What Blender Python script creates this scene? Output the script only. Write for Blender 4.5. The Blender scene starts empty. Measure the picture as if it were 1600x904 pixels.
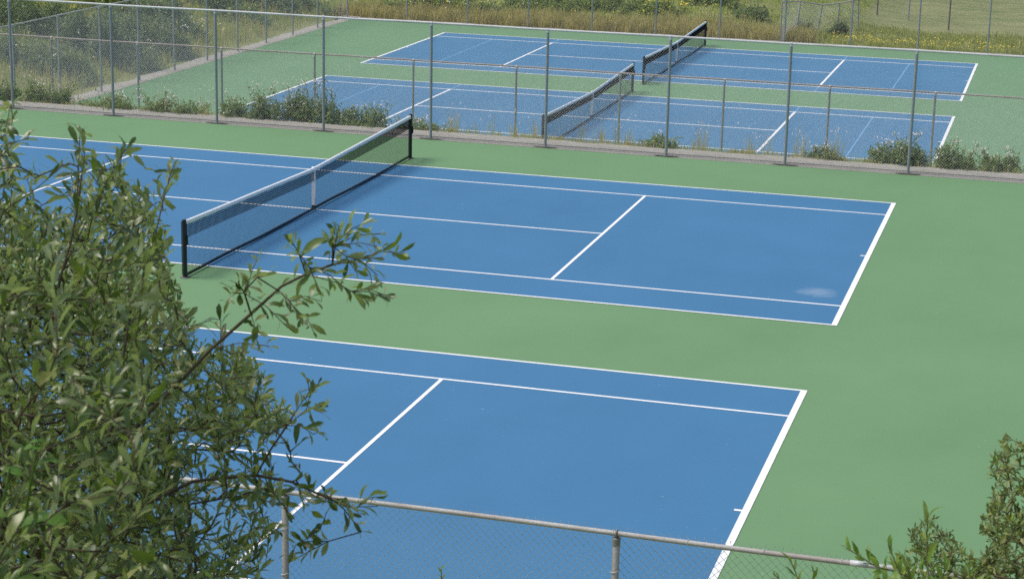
import bpy, math, random
import numpy as np
from mathutils import Matrix, Vector
rng = np.random.default_rng(7)
random.seed(7)
scene = bpy.context.scene
COL = scene.collection
R = math.radians

# ------------------------------------------------------------------ camera pose (solved from the court lines)
F_PX, PAN, TILT, ROLL = 3055.504, 0.2746941, 0.2528876, 0.02292950
CAM = np.array([15.3220981, -32.9893352, 8.96718121])
cp, sp, ct, st = math.cos(PAN), math.sin(PAN), math.cos(TILT), math.sin(TILT)
FW = np.array([-sp*ct, cp*ct, -st]); RI = np.array([cp, sp, 0.0]); UP = np.cross(RI, FW)
cr, sr = math.cos(ROLL), math.sin(ROLL)
RI, UP = cr*RI + sr*UP, -sr*RI + cr*UP
def ray(u, v):
    d = FW + RI*(u-800)/F_PX - UP*(v-452)/F_PX
    return d/np.linalg.norm(d)
def at(u, v, dist):               # measured place of something seen at a pixel, at a judged distance
    return CAM + ray(u, v)*dist
def on_z(u, v, z):
    d = ray(u, v); return CAM + d*(z-CAM[2])/d[2]

# ------------------------------------------------------------------ tagging
def tag(o, label=None, cat=None, group=None, kind=None):
    if label: o['label'] = label
    if cat: o['category'] = cat
    if group: o['group'] = group
    if kind: o['kind'] = kind
    return o
def empty(name, loc, label, cat, group=None):
    o = bpy.data.objects.new(name, None); COL.objects.link(o); o.location = loc
    o.empty_display_size = 0.2
    return tag(o, label, cat, group)

# ------------------------------------------------------------------ mesh builder
class MB:
    def __init__(s): s.v = []; s.f = []; s.n = 0
    def add(s, verts, *faces):
        verts = np.asarray(verts, float).reshape(-1, 3)
        for f in faces:
            f = np.asarray(f, int)
            if f.size: s.f.append(f + s.n)
        s.v.append(verts); s.n += len(verts)
    def build(s, name, mat, parent=None, smooth=False, origin=None):
        me = bpy.data.meshes.new(name)
        V = np.concatenate(s.v)
        if parent is not None:
            q = parent; off = np.zeros(3)
            while q is not None: off = off + np.array(q.location); q = q.parent
            V = V - off
        elif origin is not None: V = V - np.array(origin)
        me.vertices.add(len(V)); me.vertices.foreach_set('co', V.astype(np.float32).ravel())
        nl = sum(f.size for f in s.f); npol = sum(len(f) for f in s.f)
        me.loops.add(nl); me.polygons.add(npol)
        me.loops.foreach_set('vertex_index', np.concatenate([f.ravel() for f in s.f]).astype(np.int32))
        tot = np.concatenate([np.full(len(f), f.shape[1]) for f in s.f])
        start = np.concatenate([[0], np.cumsum(tot)[:-1]])
        me.polygons.foreach_set('loop_start', start.astype(np.int32))
        me.polygons.foreach_set('loop_total', tot.astype(np.int32))
        me.polygons.foreach_set('use_smooth', np.full(npol, bool(smooth)))
        me.update(calc_edges=True); me.validate()
        if isinstance(mat, (list, tuple)):
            for m in mat: me.materials.append(m)
        else: me.materials.append(mat)
        o = bpy.data.objects.new(name, me); COL.objects.link(o)
        if parent is not None: o.parent = parent
        elif origin is not None: o.location = origin
        return o
    def box(s, a, b):
        (x0, y0, z0), (x1, y1, z1) = a, b
        s.add([(x0,y0,z0),(x1,y0,z0),(x1,y1,z0),(x0,y1,z0),(x0,y0,z1),(x1,y0,z1),(x1,y1,z1),(x0,y1,z1)],
              [(0,3,2,1),(4,5,6,7),(0,1,5,4),(1,2,6,5),(2,3,7,6),(3,0,4,7)])
    def sheet(s, x0, y0, x1, y1, z):
        s.add([(x0,y0,z),(x1,y0,z),(x1,y1,z),(x0,y1,z)], [(0,1,2,3)])
    def prisms(s, A, B, r, k=3):
        """many straight wires at once; A,B (n,3)"""
        A = np.asarray(A, float); B = np.asarray(B, float); n = len(A)
        d = B-A; d /= np.linalg.norm(d, axis=1)[:, None]+1e-12
        h = np.where(np.abs(d[:, 2:3]) > .9, np.array([[1., 0, 0]]), np.array([[0, 0, 1.]]))
        u = np.cross(d, h); u /= np.linalg.norm(u, axis=1)[:, None]; w = np.cross(d, u)
        r = np.broadcast_to(np.asarray(r, float), (n,))[:, None]
        ring = []
        for P in (A, B):
            for i in range(k):
                a = 2*math.pi*i/k; ring.append(P + r*(u*math.cos(a)+w*math.sin(a)))
        V = np.stack(ring, 1).reshape(-1, 3)
        q = np.array([(i, (i+1) % k, k+(i+1) % k, k+i) for i in range(k)])
        s.add(V, (q[None]+(np.arange(n)*2*k)[:, None, None]).reshape(-1, 4))
    def tube(s, pts, rad, k=8, caps=True):
        pts = np.asarray(pts, float); n = len(pts)
        rad = np.broadcast_to(np.asarray(rad, float), (n,))
        t = np.gradient(pts, axis=0); t /= np.linalg.norm(t, axis=1)[:, None]+1e-12
        h = np.array([0, 0, 1.]) if abs(t[0, 2]) < .9 else np.array([1., 0, 0])
        V = []
        u = np.cross(t[0], h); u /= np.linalg.norm(u)
        for i in range(n):
            u = u - t[i]*np.dot(u, t[i]); u /= np.linalg.norm(u)+1e-12; w = np.cross(t[i], u)
            for j in range(k):
                a = 2*math.pi*j/k; V.append(pts[i]+rad[i]*(u*math.cos(a)+w*math.sin(a)))
        F = [(i*k+j, i*k+(j+1) % k, (i+1)*k+(j+1) % k, (i+1)*k+j) for i in range(n-1) for j in range(k)]
        V = np.array(V)
        if caps:
            s.add(V, F, [list(range(k))[::-1]], [[(n-1)*k+j for j in range(k)]])
        else: s.add(V, F)

# ------------------------------------------------------------------ materials
def new_mat(name):
    m = bpy.data.materials.new(name); m.use_nodes = True
    nt = m.node_tree; nt.nodes.clear()
    out = nt.nodes.new('ShaderNodeOutputMaterial')
    return m, nt, out
def node(nt, t, **kw):
    n = nt.nodes.new(t)
    for k, v in kw.items():
        if k in n.inputs: n.inputs[k].default_value = v
        else: setattr(n, k, v)
    return n
def ramp(nt, stops, interp='LINEAR'):
    n = nt.nodes.new('ShaderNodeValToRGB'); cr_ = n.color_ramp; cr_.interpolation = interp
    while len(cr_.elements) > 1: cr_.elements.remove(cr_.elements[-1])
    cr_.elements[0].position = stops[0][0]; cr_.elements[0].color = (*stops[0][1], 1)
    for p, c in stops[1:]:
        e = cr_.elements.new(p); e.color = (*c, 1)
    return n
def mixrgb(nt, fac, a, b, blend='MIX'):
    n = nt.nodes.new('ShaderNodeMix'); n.data_type = 'RGBA'; n.blend_type = blend
    for i, v in ((0, fac), (6, a), (7, b)):
        if isinstance(v, bpy.types.NodeSocket): nt.links.new(v, n.inputs[i])
        elif i == 0: n.inputs[0].default_value = v
        else: n.inputs[i].default_value = (*v, 1)
    return n.outputs[2]
def mth(nt, op, a, b=None, clamp=False):
    n = nt.nodes.new('ShaderNodeMath'); n.operation = op; n.use_clamp = clamp
    for i, v in ((0, a), (1, b)):
        if v is None: continue
        if isinstance(v, bpy.types.NodeSocket): nt.links.new(v, n.inputs[i])
        else: n.inputs[i].default_value = v
    return n.outputs[0]
def noise(nt, vec, scale, detail=4, rough=.55, scl=None):
    if scl is not None:
        m = nt.nodes.new('ShaderNodeMapping'); m.inputs['Scale'].default_value = scl
        nt.links.new(vec, m.inputs['Vector']); vec = m.outputs[0]
    n = nt.nodes.new('ShaderNodeTexNoise'); n.inputs['Scale'].default_value = scale
    n.inputs['Detail'].default_value = detail; n.inputs['Roughness'].default_value = rough
    nt.links.new(vec, n.inputs['Vector']); return n.outputs['Fac']
def remap(nt, v, a, b, c=0., d=1.):
    n = nt.nodes.new('ShaderNodeMapRange'); nt.links.new(v, n.inputs[0])
    for i, x in zip((1, 2, 3, 4), (a, b, c, d)): n.inputs[i].default_value = x
    return n.outputs[0]
def finish(nt, out, col, rough=.8, spec=.3, bump=None, bstr=.2, bdist=.01, metal=0.):
    b = nt.nodes.new('ShaderNodeBsdfPrincipled')
    if isinstance(col, bpy.types.NodeSocket): nt.links.new(col, b.inputs['Base Color'])
    else: b.inputs['Base Color'].default_value = (*col, 1)
    b.inputs['Roughness'].default_value = rough; b.inputs['Specular IOR Level'].default_value = spec
    b.inputs['Metallic'].default_value = metal
    if bump is not None:
        n = nt.nodes.new('ShaderNodeBump'); n.inputs['Strength'].default_value = bstr; n.inputs['Distance'].default_value = bdist
        nt.links.new(bump, n.inputs['Height']); nt.links.new(n.outputs[0], b.inputs['Normal'])
    nt.links.new(b.outputs[0], out.inputs[0]); return b
def coord(nt): return nt.nodes.new('ShaderNodeNewGeometry').outputs['Position']

def court_paint(name, c, stain=None, amp=.07):
    m, nt, out = new_mat(name); P = coord(nt)
    big = remap(nt, noise(nt, P, .22, 5, .6), .3, .7)
    mid = remap(nt, noise(nt, P, 1.1, 5, .62, (1, .35, 1)), .3, .7)
    fine = noise(nt, P, 60, 2, .6)
    lo = tuple(x*(1-amp) for x in c); hi = tuple(min(1, x*(1+amp)+.004) for x in c)
    col = mixrgb(nt, big, lo, hi)
    col = mixrgb(nt, mth(nt, 'MULTIPLY', mid, .4), col, tuple(x*(1+amp*1.2)+.006 for x in c))
    # faint squeegee sweeps and scuffs of dust
    sw = remap(nt, noise(nt, P, 2.4, 6, .7, (.25, 1.3, 1)), .60, .78)
    col = mixrgb(nt, mth(nt, 'MULTIPLY', sw, .12), col, tuple(.75*x+.09 for x in c))
    sc = remap(nt, noise(nt, P, 9, 3, .5), .72, .80)
    col = mixrgb(nt, mth(nt, 'MULTIPLY', sc, .15), col, (.42, .46, .46))
    sp_ = mth(nt, 'MULTIPLY', remap(nt, noise(nt, P, 14, 1, .5), .765, .79), remap(nt, noise(nt, P, .5, 2, .5), .52, .6))
    col = mixrgb(nt, mth(nt, 'MULTIPLY', sp_, .35), col, (.5, .54, .52))
    bal = remap(nt, noise(nt, P, 5.5, 2, .5, (1, .6, 1)), .70, .76)
    col = mixrgb(nt, mth(nt, 'MULTIPLY', bal, .10), col, tuple(x*.55 for x in c))
    if stain is not None:
        sub = nt.nodes.new('ShaderNodeVectorMath'); sub.operation = 'SUBTRACT'; nt.links.new(P, sub.inputs[0])
        sub.inputs[1].default_value = stain
        nz = nt.nodes.new('ShaderNodeTexNoise'); nz.inputs['Scale'].default_value = 3; nt.links.new(P, nz.inputs['Vector'])
        ln = nt.nodes.new('ShaderNodeVectorMath'); ln.operation = 'LENGTH'; nt.links.new(sub.outputs[0], ln.inputs[0])
        d = mth(nt, 'ADD', ln.outputs['Value'], mth(nt, 'MULTIPLY', nz.outputs['Fac'], .35))
        mask = remap(nt, d, .30, .58, 1., 0.)
        mask = mth(nt, 'MULTIPLY', mask, remap(nt, noise(nt, P, 7, 4, .7), .25, .7, .25, .55))
        col = mixrgb(nt, mask, col, (.30, .38, .47))
    finish(nt, out, col, .72, .25, fine, .25, .002)
    return m

def simple(name, c, rough=.6, spec=.4, var=.12, scale=8, metal=0.):
    m, nt, out = new_mat(name); P = coord(nt)
    n = remap(nt, noise(nt, P, scale, 4, .6), .3, .7)
    col = mixrgb(nt, n, tuple(x*(1-var) for x in c), tuple(min(1, x*(1+var)) for x in c))
    finish(nt, out, col, rough, spec, metal=metal); return m

def pipe_mat(name, c, rust=(.23, .15, .11), amt=.5, thr=(.5, .68)):
    m, nt, out = new_mat(name); P = coord(nt)
    n = remap(nt, noise(nt, P, 3.0, 5, .65, (.5, 1, 1)), *thr)
    g = remap(nt, noise(nt, P, 45, 3, .6), .3, .7)
    base = mixrgb(nt, g, tuple(x*.82 for x in c), tuple(x*1.14 for x in c))
    col = mixrgb(nt, mth(nt, 'MULTIPLY', n, amt), base, rust)
    finish(nt, out, col, .55, .4, g, .15, .001); return m

def foliage(name, stops, under, trans=.25, rough=.5, spec=.35, under_mix=.85):
    """two-sided leaf: each leaf has its own tint; pale underside"""
    m, nt, out = new_mat(name)
    g = nt.nodes.new('ShaderNodeNewGeometry')
    rp = ramp(nt, stops); nt.links.new(g.outputs['Random Per Island'], rp.inputs[0])
    nz = remap(nt, noise(nt, g.outputs['Position'], 1.7, 2), .35, .65, .82, 1.16)
    hsv = nt.nodes.new('ShaderNodeHueSaturation'); nt.links.new(rp.outputs[0], hsv.inputs['Color']); nt.links.new(nz, hsv.inputs['Value'])
    back = mth(nt, 'MULTIPLY', g.outputs['Backfacing'], under_mix)
    col = mixrgb(nt, back, hsv.outputs[0], under)
    b = nt.nodes.new('ShaderNodeBsdfPrincipled'); nt.links.new(col, b.inputs['Base Color'])
    b.inputs['Roughness'].default_value = rough; b.inputs['Specular IOR Level'].default_value = spec
    t = nt.nodes.new('ShaderNodeBsdfTranslucent')
    tc = mixrgb(nt, 1., col, (1.1, 1.25, .55), 'MULTIPLY'); nt.links.new(tc, t.inputs[0])
    mx = nt.nodes.new('ShaderNodeMixShader'); mx.inputs[0].default_value = trans
    nt.links.new(b.outputs[0], mx.inputs[1]); nt.links.new(t.outputs[0], mx.inputs[2]); nt.links.new(mx.outputs[0], out.inputs[0])
    return m

C_GREEN = (.133, .255, .119); C_BLUE = (.049, .167, .312)
M = {}
M['green'] = court_paint('green_court_paint', C_GREEN, amp=.06)
M['green_low'] = court_paint('green_court_paint_lower', (.137, .256, .126), amp=.05)
M['blue'] = court_paint('blue_court_paint', C_BLUE, amp=.06)
M['blue_low'] = court_paint('blue_court_paint_lower', (.058, .176, .308), amp=.06)
stain_at = on_z(1277, 457, 0)
M['blue_stain'] = court_paint('blue_court_paint_stained', C_BLUE, stain=tuple(stain_at + np.array([0, 0, 0])), amp=.06)
M['white'] = simple('white_line_paint', (.80, .80, .79), .7, .25, .05, 5)
M['pale_blue'] = simple('pale_blue_line_paint', (.17, .36, .58), .7, .25, .06, 5)
M['post'] = pipe_mat('galvanised_post', (.27, .295, .31), amt=.12)
M['rail'] = pipe_mat('weathered_rail', (.45, .44, .42), (.27, .215, .175), .6, (.45, .65))
M['rail_mid'] = pipe_mat('pale_galvanised_rail', (.60, .60, .58), (.32, .27, .23), .45, (.52, .68))  # the rail's own colour: pale galvanised grey with rusty brown patches
M['rail_low'] = pipe_mat('weathered_rail_brown', (.34, .31, .29), (.26, .18, .14), .6, (.42, .6))
M['near_post'] = pipe_mat('near_post_paint', (.22, .22, .20), (.2, .2, .14), .4)
M['zinc'] = simple('bright_zinc', (.52, .53, .54), .4, .5, .1, 30)
M['wire'] = simple('galvanised_wire', (.58, .60, .61), .35, .6, .1, 20)
M['wire_near'] = simple('galvanised_wire_near', (.46, .50, .52), .30, .9, .15, 20, .35)
M['black'] = simple('black_coated_steel', (.012, .012, .014), .45, .45, .2, 10)
M['cord'] = simple('black_net_cord', (.010, .011, .014), .8, .2, .2, 10)
M['tape'] = simple('white_net_tape', (.88, .88, .87), .75, .2, .05, 12)
M['bark'] = simple('willow_bark', (.085, .066, .045), .85, .2, .35, 14)
M['bark_light'] = simple('young_twig_bark', (.13, .12, .055), .8, .25, .35, 14)
M['cane'] = simple('bramble_cane', (.13, .10, .05), .8, .2, .3, 10)
M['drygrass_stem'] = simple('dry_stem', (.30, .25, .15), .9, .1, .25, 5)

def gravel_mat(name, c):
    m, nt, out = new_mat(name); P = coord(nt)
    a = remap(nt, noise(nt, P, 1.3, 5, .7), .3, .7); b = remap(nt, noise(nt, P, 26, 4, .75), .25, .75)
    col = mixrgb(nt, a, tuple(x*.86 for x in c), tuple(x*1.12 for x in c))
    col = mixrgb(nt, mth(nt, 'MULTIPLY', b, .55), col, tuple(x*.58 for x in c))
    moss = remap(nt, noise(nt, P, .8, 5, .7), .60, .72)
    col = mixrgb(nt, mth(nt, 'MULTIPLY', moss, .35), col, (.15, .14, .07))
    finish(nt, out, col, .95, .1, b, .6, .015); return m
M['gravel'] = gravel_mat('crushed_gravel', (.40, .38, .33))
M['asphalt'] = gravel_mat('grey_asphalt_edge', (.35, .335, .295))
M['dark_gap'] = simple('dark_edge_timber', (.06, .052, .046), .9, .1, .4, 6)
M['foot'] = simple('stained_footing', (.17, .165, .155), .95, .1, .4, 20)

# ground: rough grass with a mown field on the right beyond the fence
def ground_mat():
    m, nt, out = new_mat('rough_grass_ground'); P = coord(nt)
    a = remap(nt, noise(nt, P, .35, 6, .65), .35, .65); b = remap(nt, noise(nt, P, 3.1, 6, .7), .3, .7)
    c = remap(nt, noise(nt, P, 16, 4, .7), .3, .7)
    rough = mixrgb(nt, a, (.17, .24, .06), (.27, .29, .10))
    rough = mixrgb(nt, mth(nt, 'MULTIPLY', b, .6), rough, (.30, .24, .12))
    rough = mixrgb(nt, mth(nt, 'MULTIPLY', c, .5), rough, (.09, .115, .035))
    f1 = remap(nt, noise(nt, P, .55, 6, .75, (.25, 1.8, 1)), .40, .60); f2 = remap(nt, noise(nt, P, 2.2, 6, .75, (.5, 1.6, 1)), .3, .7)
    fld = mixrgb(nt, f1, (.120, .165, .058), (.245, .255, .115))
    fld = mixrgb(nt, mth(nt, 'MULTIPLY', f2, .55), fld, (.27, .245, .135))
    fld = mixrgb(nt, mth(nt, 'MULTIPLY', c, .25), fld, (.13, .17, .055))
    sx = nt.nodes.new('ShaderNodeSeparateXYZ'); nt.links.new(P, sx.inputs[0])
    wob = mth(nt, 'MULTIPLY', remap(nt, noise(nt, P, .8, 4, .6), 0, 1, -1, 1), 1.6)
    mx = remap(nt, mth(nt, 'ADD', sx.outputs['X'], wob), 4.0, 6.2)
    my = remap(nt, mth(nt, 'ADD', sx.outputs['Y'], wob), 58.5, 62.5)
    col = mixrgb(nt, mth(nt, 'MULTIPLY', mx, my), rough, fld)
    finish(nt, out, col, .95, .1, b, .6, .06); return m
M['ground'] = ground_mat()

# ------------------------------------------------------------------ dimensions
L, D, S, SV = 11.887, 10.973, 1.372, 6.40
MID = D/2
ZL = -2.07
COURTS = {'A': (.03, -14.925, 0.), 'B': (0., 0., 0.), 'C': (-.207, 26.186, ZL), 'D': (-.205, 40.86, ZL)}
FENCE_Y, LOW_Y, DIAG_X, FAR_Y, NEAR_Y = 14.62, 21.7, -17.9, 54.85, -18.3

# ------------------------------------------------------------------ terrain
def sst(a, b, x): t = np.clip((x-a)/(b-a), 0, 1); return t*t*(3-2*t)
def bumps(x, y):
    return (np.sin(x*.71+y*.37)*np.cos(y*.53-x*.21)+.5*np.sin(x*1.9-1.3*y)*np.cos(1.7*y+.8*x)+.3*np.sin(3.7*x+2.9*y))*.10
def h(x, y):
    x = np.asarray(x, float); y = np.asarray(y, float)
    s = sst(15.75, 20.8, y)
    z = -.02*(1-s) + (ZL-.06)*s
    z = np.where(y < 15.5, -.06, z)
    zb = np.where(y < -19.2, np.minimum((-19.2-y)*.52, 6.9), 0.)
    w = 1-sst(-1.0, 7.0, x)
    t = np.maximum(y-56.6, 0)
    far = w*np.minimum(t*.20, 5.5)
    lt = np.maximum(-19.2-x, 0)
    left = np.minimum(lt*.20, 5.0)*sst(17, 23, y)
    z = z + zb + np.maximum(far, left)
    out = np.clip(np.maximum.reduce([-19.4-y, (x-20.4), (-19.0-x), y-56.4, np.where((y > 16.2) & (y < 21), np.minimum(y-16.2, 21-y), -1)]), 0, 1)
    near_l = np.where(y < 15.6, np.clip(-22.4-x, 0, 1), 1.)
    out = np.where((y < 15.6) & (y > -19.4), np.clip(np.maximum(x-20.4, -22.4-x), 0, 1), out)
    return z + bumps(x, y)*out
def axis(segs):
    a = [np.arange(*s) for s in segs]; return np.concatenate(a)
xs = axis([(-600, -120, 40), (-120, -44, 6), (-44, 24, .5), (24, 60, 4), (60, 640, 40)])
ys = axis([(-160, -44, 12), (-44, 15, .7), (15, 22, .25), (22, 84, .5), (84, 130, 4), (130, 900, 55)])
X, Y = np.meshgrid(xs, ys); Z = h(X, Y)
mb = MB(); nx = len(xs); ny = len(ys)
idx = np.arange(nx*ny).reshape(ny, nx)
Q = np.stack([idx[:-1, :-1], idx[:-1, 1:], idx[1:, 1:], idx[1:, :-1]], -1).reshape(-1, 4)
mb.add(np.stack([X, Y, Z], -1).reshape(-1, 3), Q)
tag(mb.build('ground', M['ground'], smooth=True), kind='structure')

# ------------------------------------------------------------------ court slabs and lines
def slab(name, x0, y0, x1, y1, z, t, mat):
    m = MB(); m.box((x0, y0, z-t), (x1, y1, z)); return tag(m.build(name, mat), kind='structure')
slab('upper_court_apron', -22, NEAR_Y+.1, 20, 14.5, 0, .3, M['green'])
slab('lower_court_apron', -17.62, 21.55, 20, FAR_Y-.18, ZL, .3, M['green_low'])

def ragged(name, line, w0, w1, z, mat, along='x', a=0, b=1, jit=.05, step=.25, zf=None):
    """strip with an uneven far edge"""
    ts = np.arange(a, b+1e-6, step); n = len(ts)
    j = np.convolve(rng.normal(0, 1, n+8), np.ones(5)/5, 'same')[4:4+n]*jit*1.6
    e0 = np.full(n, line+w0); e1 = line+w1+j
    V = []
    for e in (e0, e1):
        for t, q in zip(ts, e):
            x, y = (t, q) if along == 'x' else (q, t)
            V.append((x, y, z if zf is None else zf(x, y)))
    m = MB(); F = [(i, i+1, n+i+1, n+i) for i in range(n-1)]
    if along != 'x': F = [f[::-1] for f in F]
    m.add(V, F); return tag(m.build(name, mat), kind='structure')
ragged('asphalt_edge', 14.5, 0, .50, 0.004, M['asphalt'], 'x', -22, 20, .012)
ragged('edge_joint', 14.5, .42, .455, 0.010, M['dark_gap'], 'x', -22, 20, .010)
ragged('gravel_path', 14.5, .43, 1.22, 0.016, M['gravel'], 'x', -22, 20, .10)
ragged('side_gravel_path', -17.60, -.0, -.75, ZL+.006, M['gravel'], 'y', 21.5, 56.0, .10)
ragged('far_gravel_path', FAR_Y-.20, 0, .95, ZL+.006, M['asphalt'], 'x', -18.6, 20, .08)
ragged('near_gravel_path', NEAR_Y+.1, 0, -.9, 0.002, M['gravel'], 'x', -22, 20, .08)

WB, WS = .10, .062
def court(key):
    ox, oy, oz = COURTS[key]
    m = MB(); m.sheet(ox-L, oy, ox+L, oy+D, oz+.004)
    tag(m.build('court_surface', {'B': M['blue_stain'], 'A': M['blue']}.get(key, M['blue_low'])), kind='structure')
    m = MB(); z = oz+.008
    def rect(x0, y0, x1, y1): m.sheet(ox+x0, oy+y0, ox+x1, oy+y1, z)
    WS = .062 if key in 'AB' else .085
    e = WS/2
    rect(-L, 0, L, WS); rect(-L, D-WS, L, D)                           # doubles sidelines
    for s_ in (-1, 1):
        x0, x1 = (L-WB, L) if s_ > 0 else (-L, -L+WB)
        rect(x0, WS, x1, D-WS)                                         # baselines
        c0, c1 = (L-WB-.10, L-WB) if s_ > 0 else (-L+WB, -L+WB+.10)
        rect(c0, MID-e, c1, MID+e)                                     # centre marks
        rect(s_*SV-e, S+e, s_*SV+e, D-S-e)                             # service lines
    rect(-L+WB, S-e, L-WB, S+e); rect(-L+WB, D-S-e, L-WB, D-S+e)       # singles sidelines
    rect(-SV+e, MID-e, SV-e, MID+e)                                    # centre service line
    tag(m.build('court_lines', M['white']), kind='structure')
    if key in 'CD':
        m = MB(); z = oz+.0065; k = .022
        for s_ in (-1, 1):
            m.sheet(ox+s_*9.14-k, oy+S+e, ox+s_*9.14+k, oy+D-S-e, z)
            m.sheet(ox+s_*SV-k, oy+WS, ox+s_*SV+k, oy+S-e, z); m.sheet(ox+s_*SV-k, oy+D-S+e, ox+s_*SV+k, oy+D-WS, z)
        for yy in (S+.914, D-S-.914):
            for a, b in ((-9.1, -SV-e), (-SV+e, SV-e), (SV+e, 9.1)): m.sheet(ox+a, oy+yy-.012, ox+b, oy+yy+.012, z)
        tag(m.build('youth_court_lines', M['pale_blue']), kind='structure')
for k_ in 'ABCD': court(k_)

# ------------------------------------------------------------------ nets
def net(key, label):
    ox, oy, oz = COURTS[key]
    root = empty('tennis_net', (ox, oy+MID, oz), label, 'tennis net', 'nets across the blue courts')
    y0, y1 = oy-.914, oy+D+.914; half = MID+.914
    top = lambda y: oz + .914 + (1.07-.914)*np.abs(np.asarray(y)-(oy+MID))/half
    def bow(y, z):                 # slack: the cloth hangs a few centimetres off the line low down
        y = np.asarray(y, float); a = (y-y0)/(y1-y0)
        return ox + .05*np.sin(a*math.pi)*(1-(np.asarray(z)-oz)) + .006*np.sin(a*31)*(1-(np.asarray(z)-oz))
    low = lambda y: oz + .045 + .008*np.sin((np.asarray(y)-y0)*1.1)
    for yy in (y0, y1):
        p = MB(); p.tube([(ox, yy, oz), (ox, yy, oz+1.055), (ox, yy, oz+1.09), (ox, yy, oz+1.10)], [.042, .042, .040, .018], 12)
        po = p.build('net_post', M['black'], root)
        s_ = 1 if yy == y1 else -1
        c = MB(); c.tube([(ox+.055, yy, oz+.62), (ox+.055, yy, oz+.80)], .018, 8); c.box((ox+.03, yy-.02, oz+.66), (ox+.07, yy+.02, oz+.70))
        c.tube([(ox-.05, yy+.012*s_, oz+.05), (ox-.05, yy+.012*s_, oz+1.06)], .006, 6)
        b = c.build('winch', M['black'], po)
        ft = MB(); ft.tube([(ox, yy, oz+.002), (ox, yy, oz+.012)], .095, 16); ft.build('post_sleeve', M['foot'], po)
    cord = MB()
    n = 72; yy = np.linspace(y0+.05, y1-.05, n)
    # horizontals
    lastf = np.linspace(0, 1, 22)
    for r_ in lastf:
        zz = low(yy)*(1-r_)+(top(yy)-.05)*r_; xx = bow(yy, zz)
        P = np.stack([xx, yy, zz], 1); cord.prisms(P[:-1], P[1:], .0046)
    vy = np.arange(y0+.05, y1-.05, .052)
    def vert(vy, f0, f1, r, off):
        pts = []
        for f in np.linspace(f0, f1, 5):
            zz = low(vy)*(1-f)+(top(vy)-.05)*f; pts.append(np.stack([bow(vy, zz)+off, vy, zz], 1))
        for a, b in zip(pts[:-1], pts[1:]): cord.prisms(a, b, r)
    vert(vy, 0, 1, .0018, 0)
    # doubled upper rows
    for r_ in np.linspace(0, 1, 22)[15:-1]:
        zz = low(yy)*(1-r_)+(top(yy)-.05)*r_; P = np.stack([bow(yy, zz)+.006, yy, zz], 1); cord.prisms(P[:-1], P[1:], .0080)
    vert(vy, .714, 1., .0078, .006)
    cord.build('net_mesh', M['cord'], root)
    hb = MB(); K = 60; Y_ = np.linspace(y0+.045, y1-.045, K)
    V = []
    for y in Y_:
        t = float(top(y)); w = .0035*math.sin(y*9)
        V += [(ox-.036, y, t-.074+w), (ox-.020, y, t-.016), (ox, y, t+.006), (ox+.020, y, t-.016), (ox+.036, y, t-.074-w), (ox, y, t-.066)]
    F = [(i*6+j, i*6+(j+1) % 6, (i+1)*6+(j+1) % 6, (i+1)*6+j) for i in range(K-1) for j in range(6)]
    hb.add(V, F, [(0, 1, 2, 3, 4, 5)], [tuple((K-1)*6+j for j in range(5, -1, -1))])
    hb.build('headband', M['tape'], root, smooth=True)
    bb = MB(); V = []
    for y in Y_:
        z = float(low(y)); x = float(bow(y, z)); V += [(x-.008, y, z-.028), (x+.008, y, z-.028), (x+.008, y, z+.028), (x-.008, y, z+.028)]
    F = [(i*4+j, i*4+(j+1) % 4, (i+1)*4+(j+1) % 4, (i+1)*4+j) for i in range(K-1) for j in range(4)]
    bb.add(V, F); bb.build('bottom_band', M['black'], root)
    cs = MB(); cs.box((ox-.038, oy+MID-.022, oz+.10), (ox+.038, oy+MID+.022, oz+.931))
    cs.build('centre_strap', M['tape'], root)
    an = MB(); an.box((ox-.035, oy+MID-.03, oz+.009), (ox+.035, oy+MID+.03, oz+.09)); an.build('strap_anchor', M['black'], root)
net('B', 'nearest black tennis net with white tape, leaves touching its left post')
net('C', 'black tennis net behind the fence, on the nearer of the two lower courts')
net('D', 'farthest black tennis net with white tape, on the court by the grassy far bank')

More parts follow.
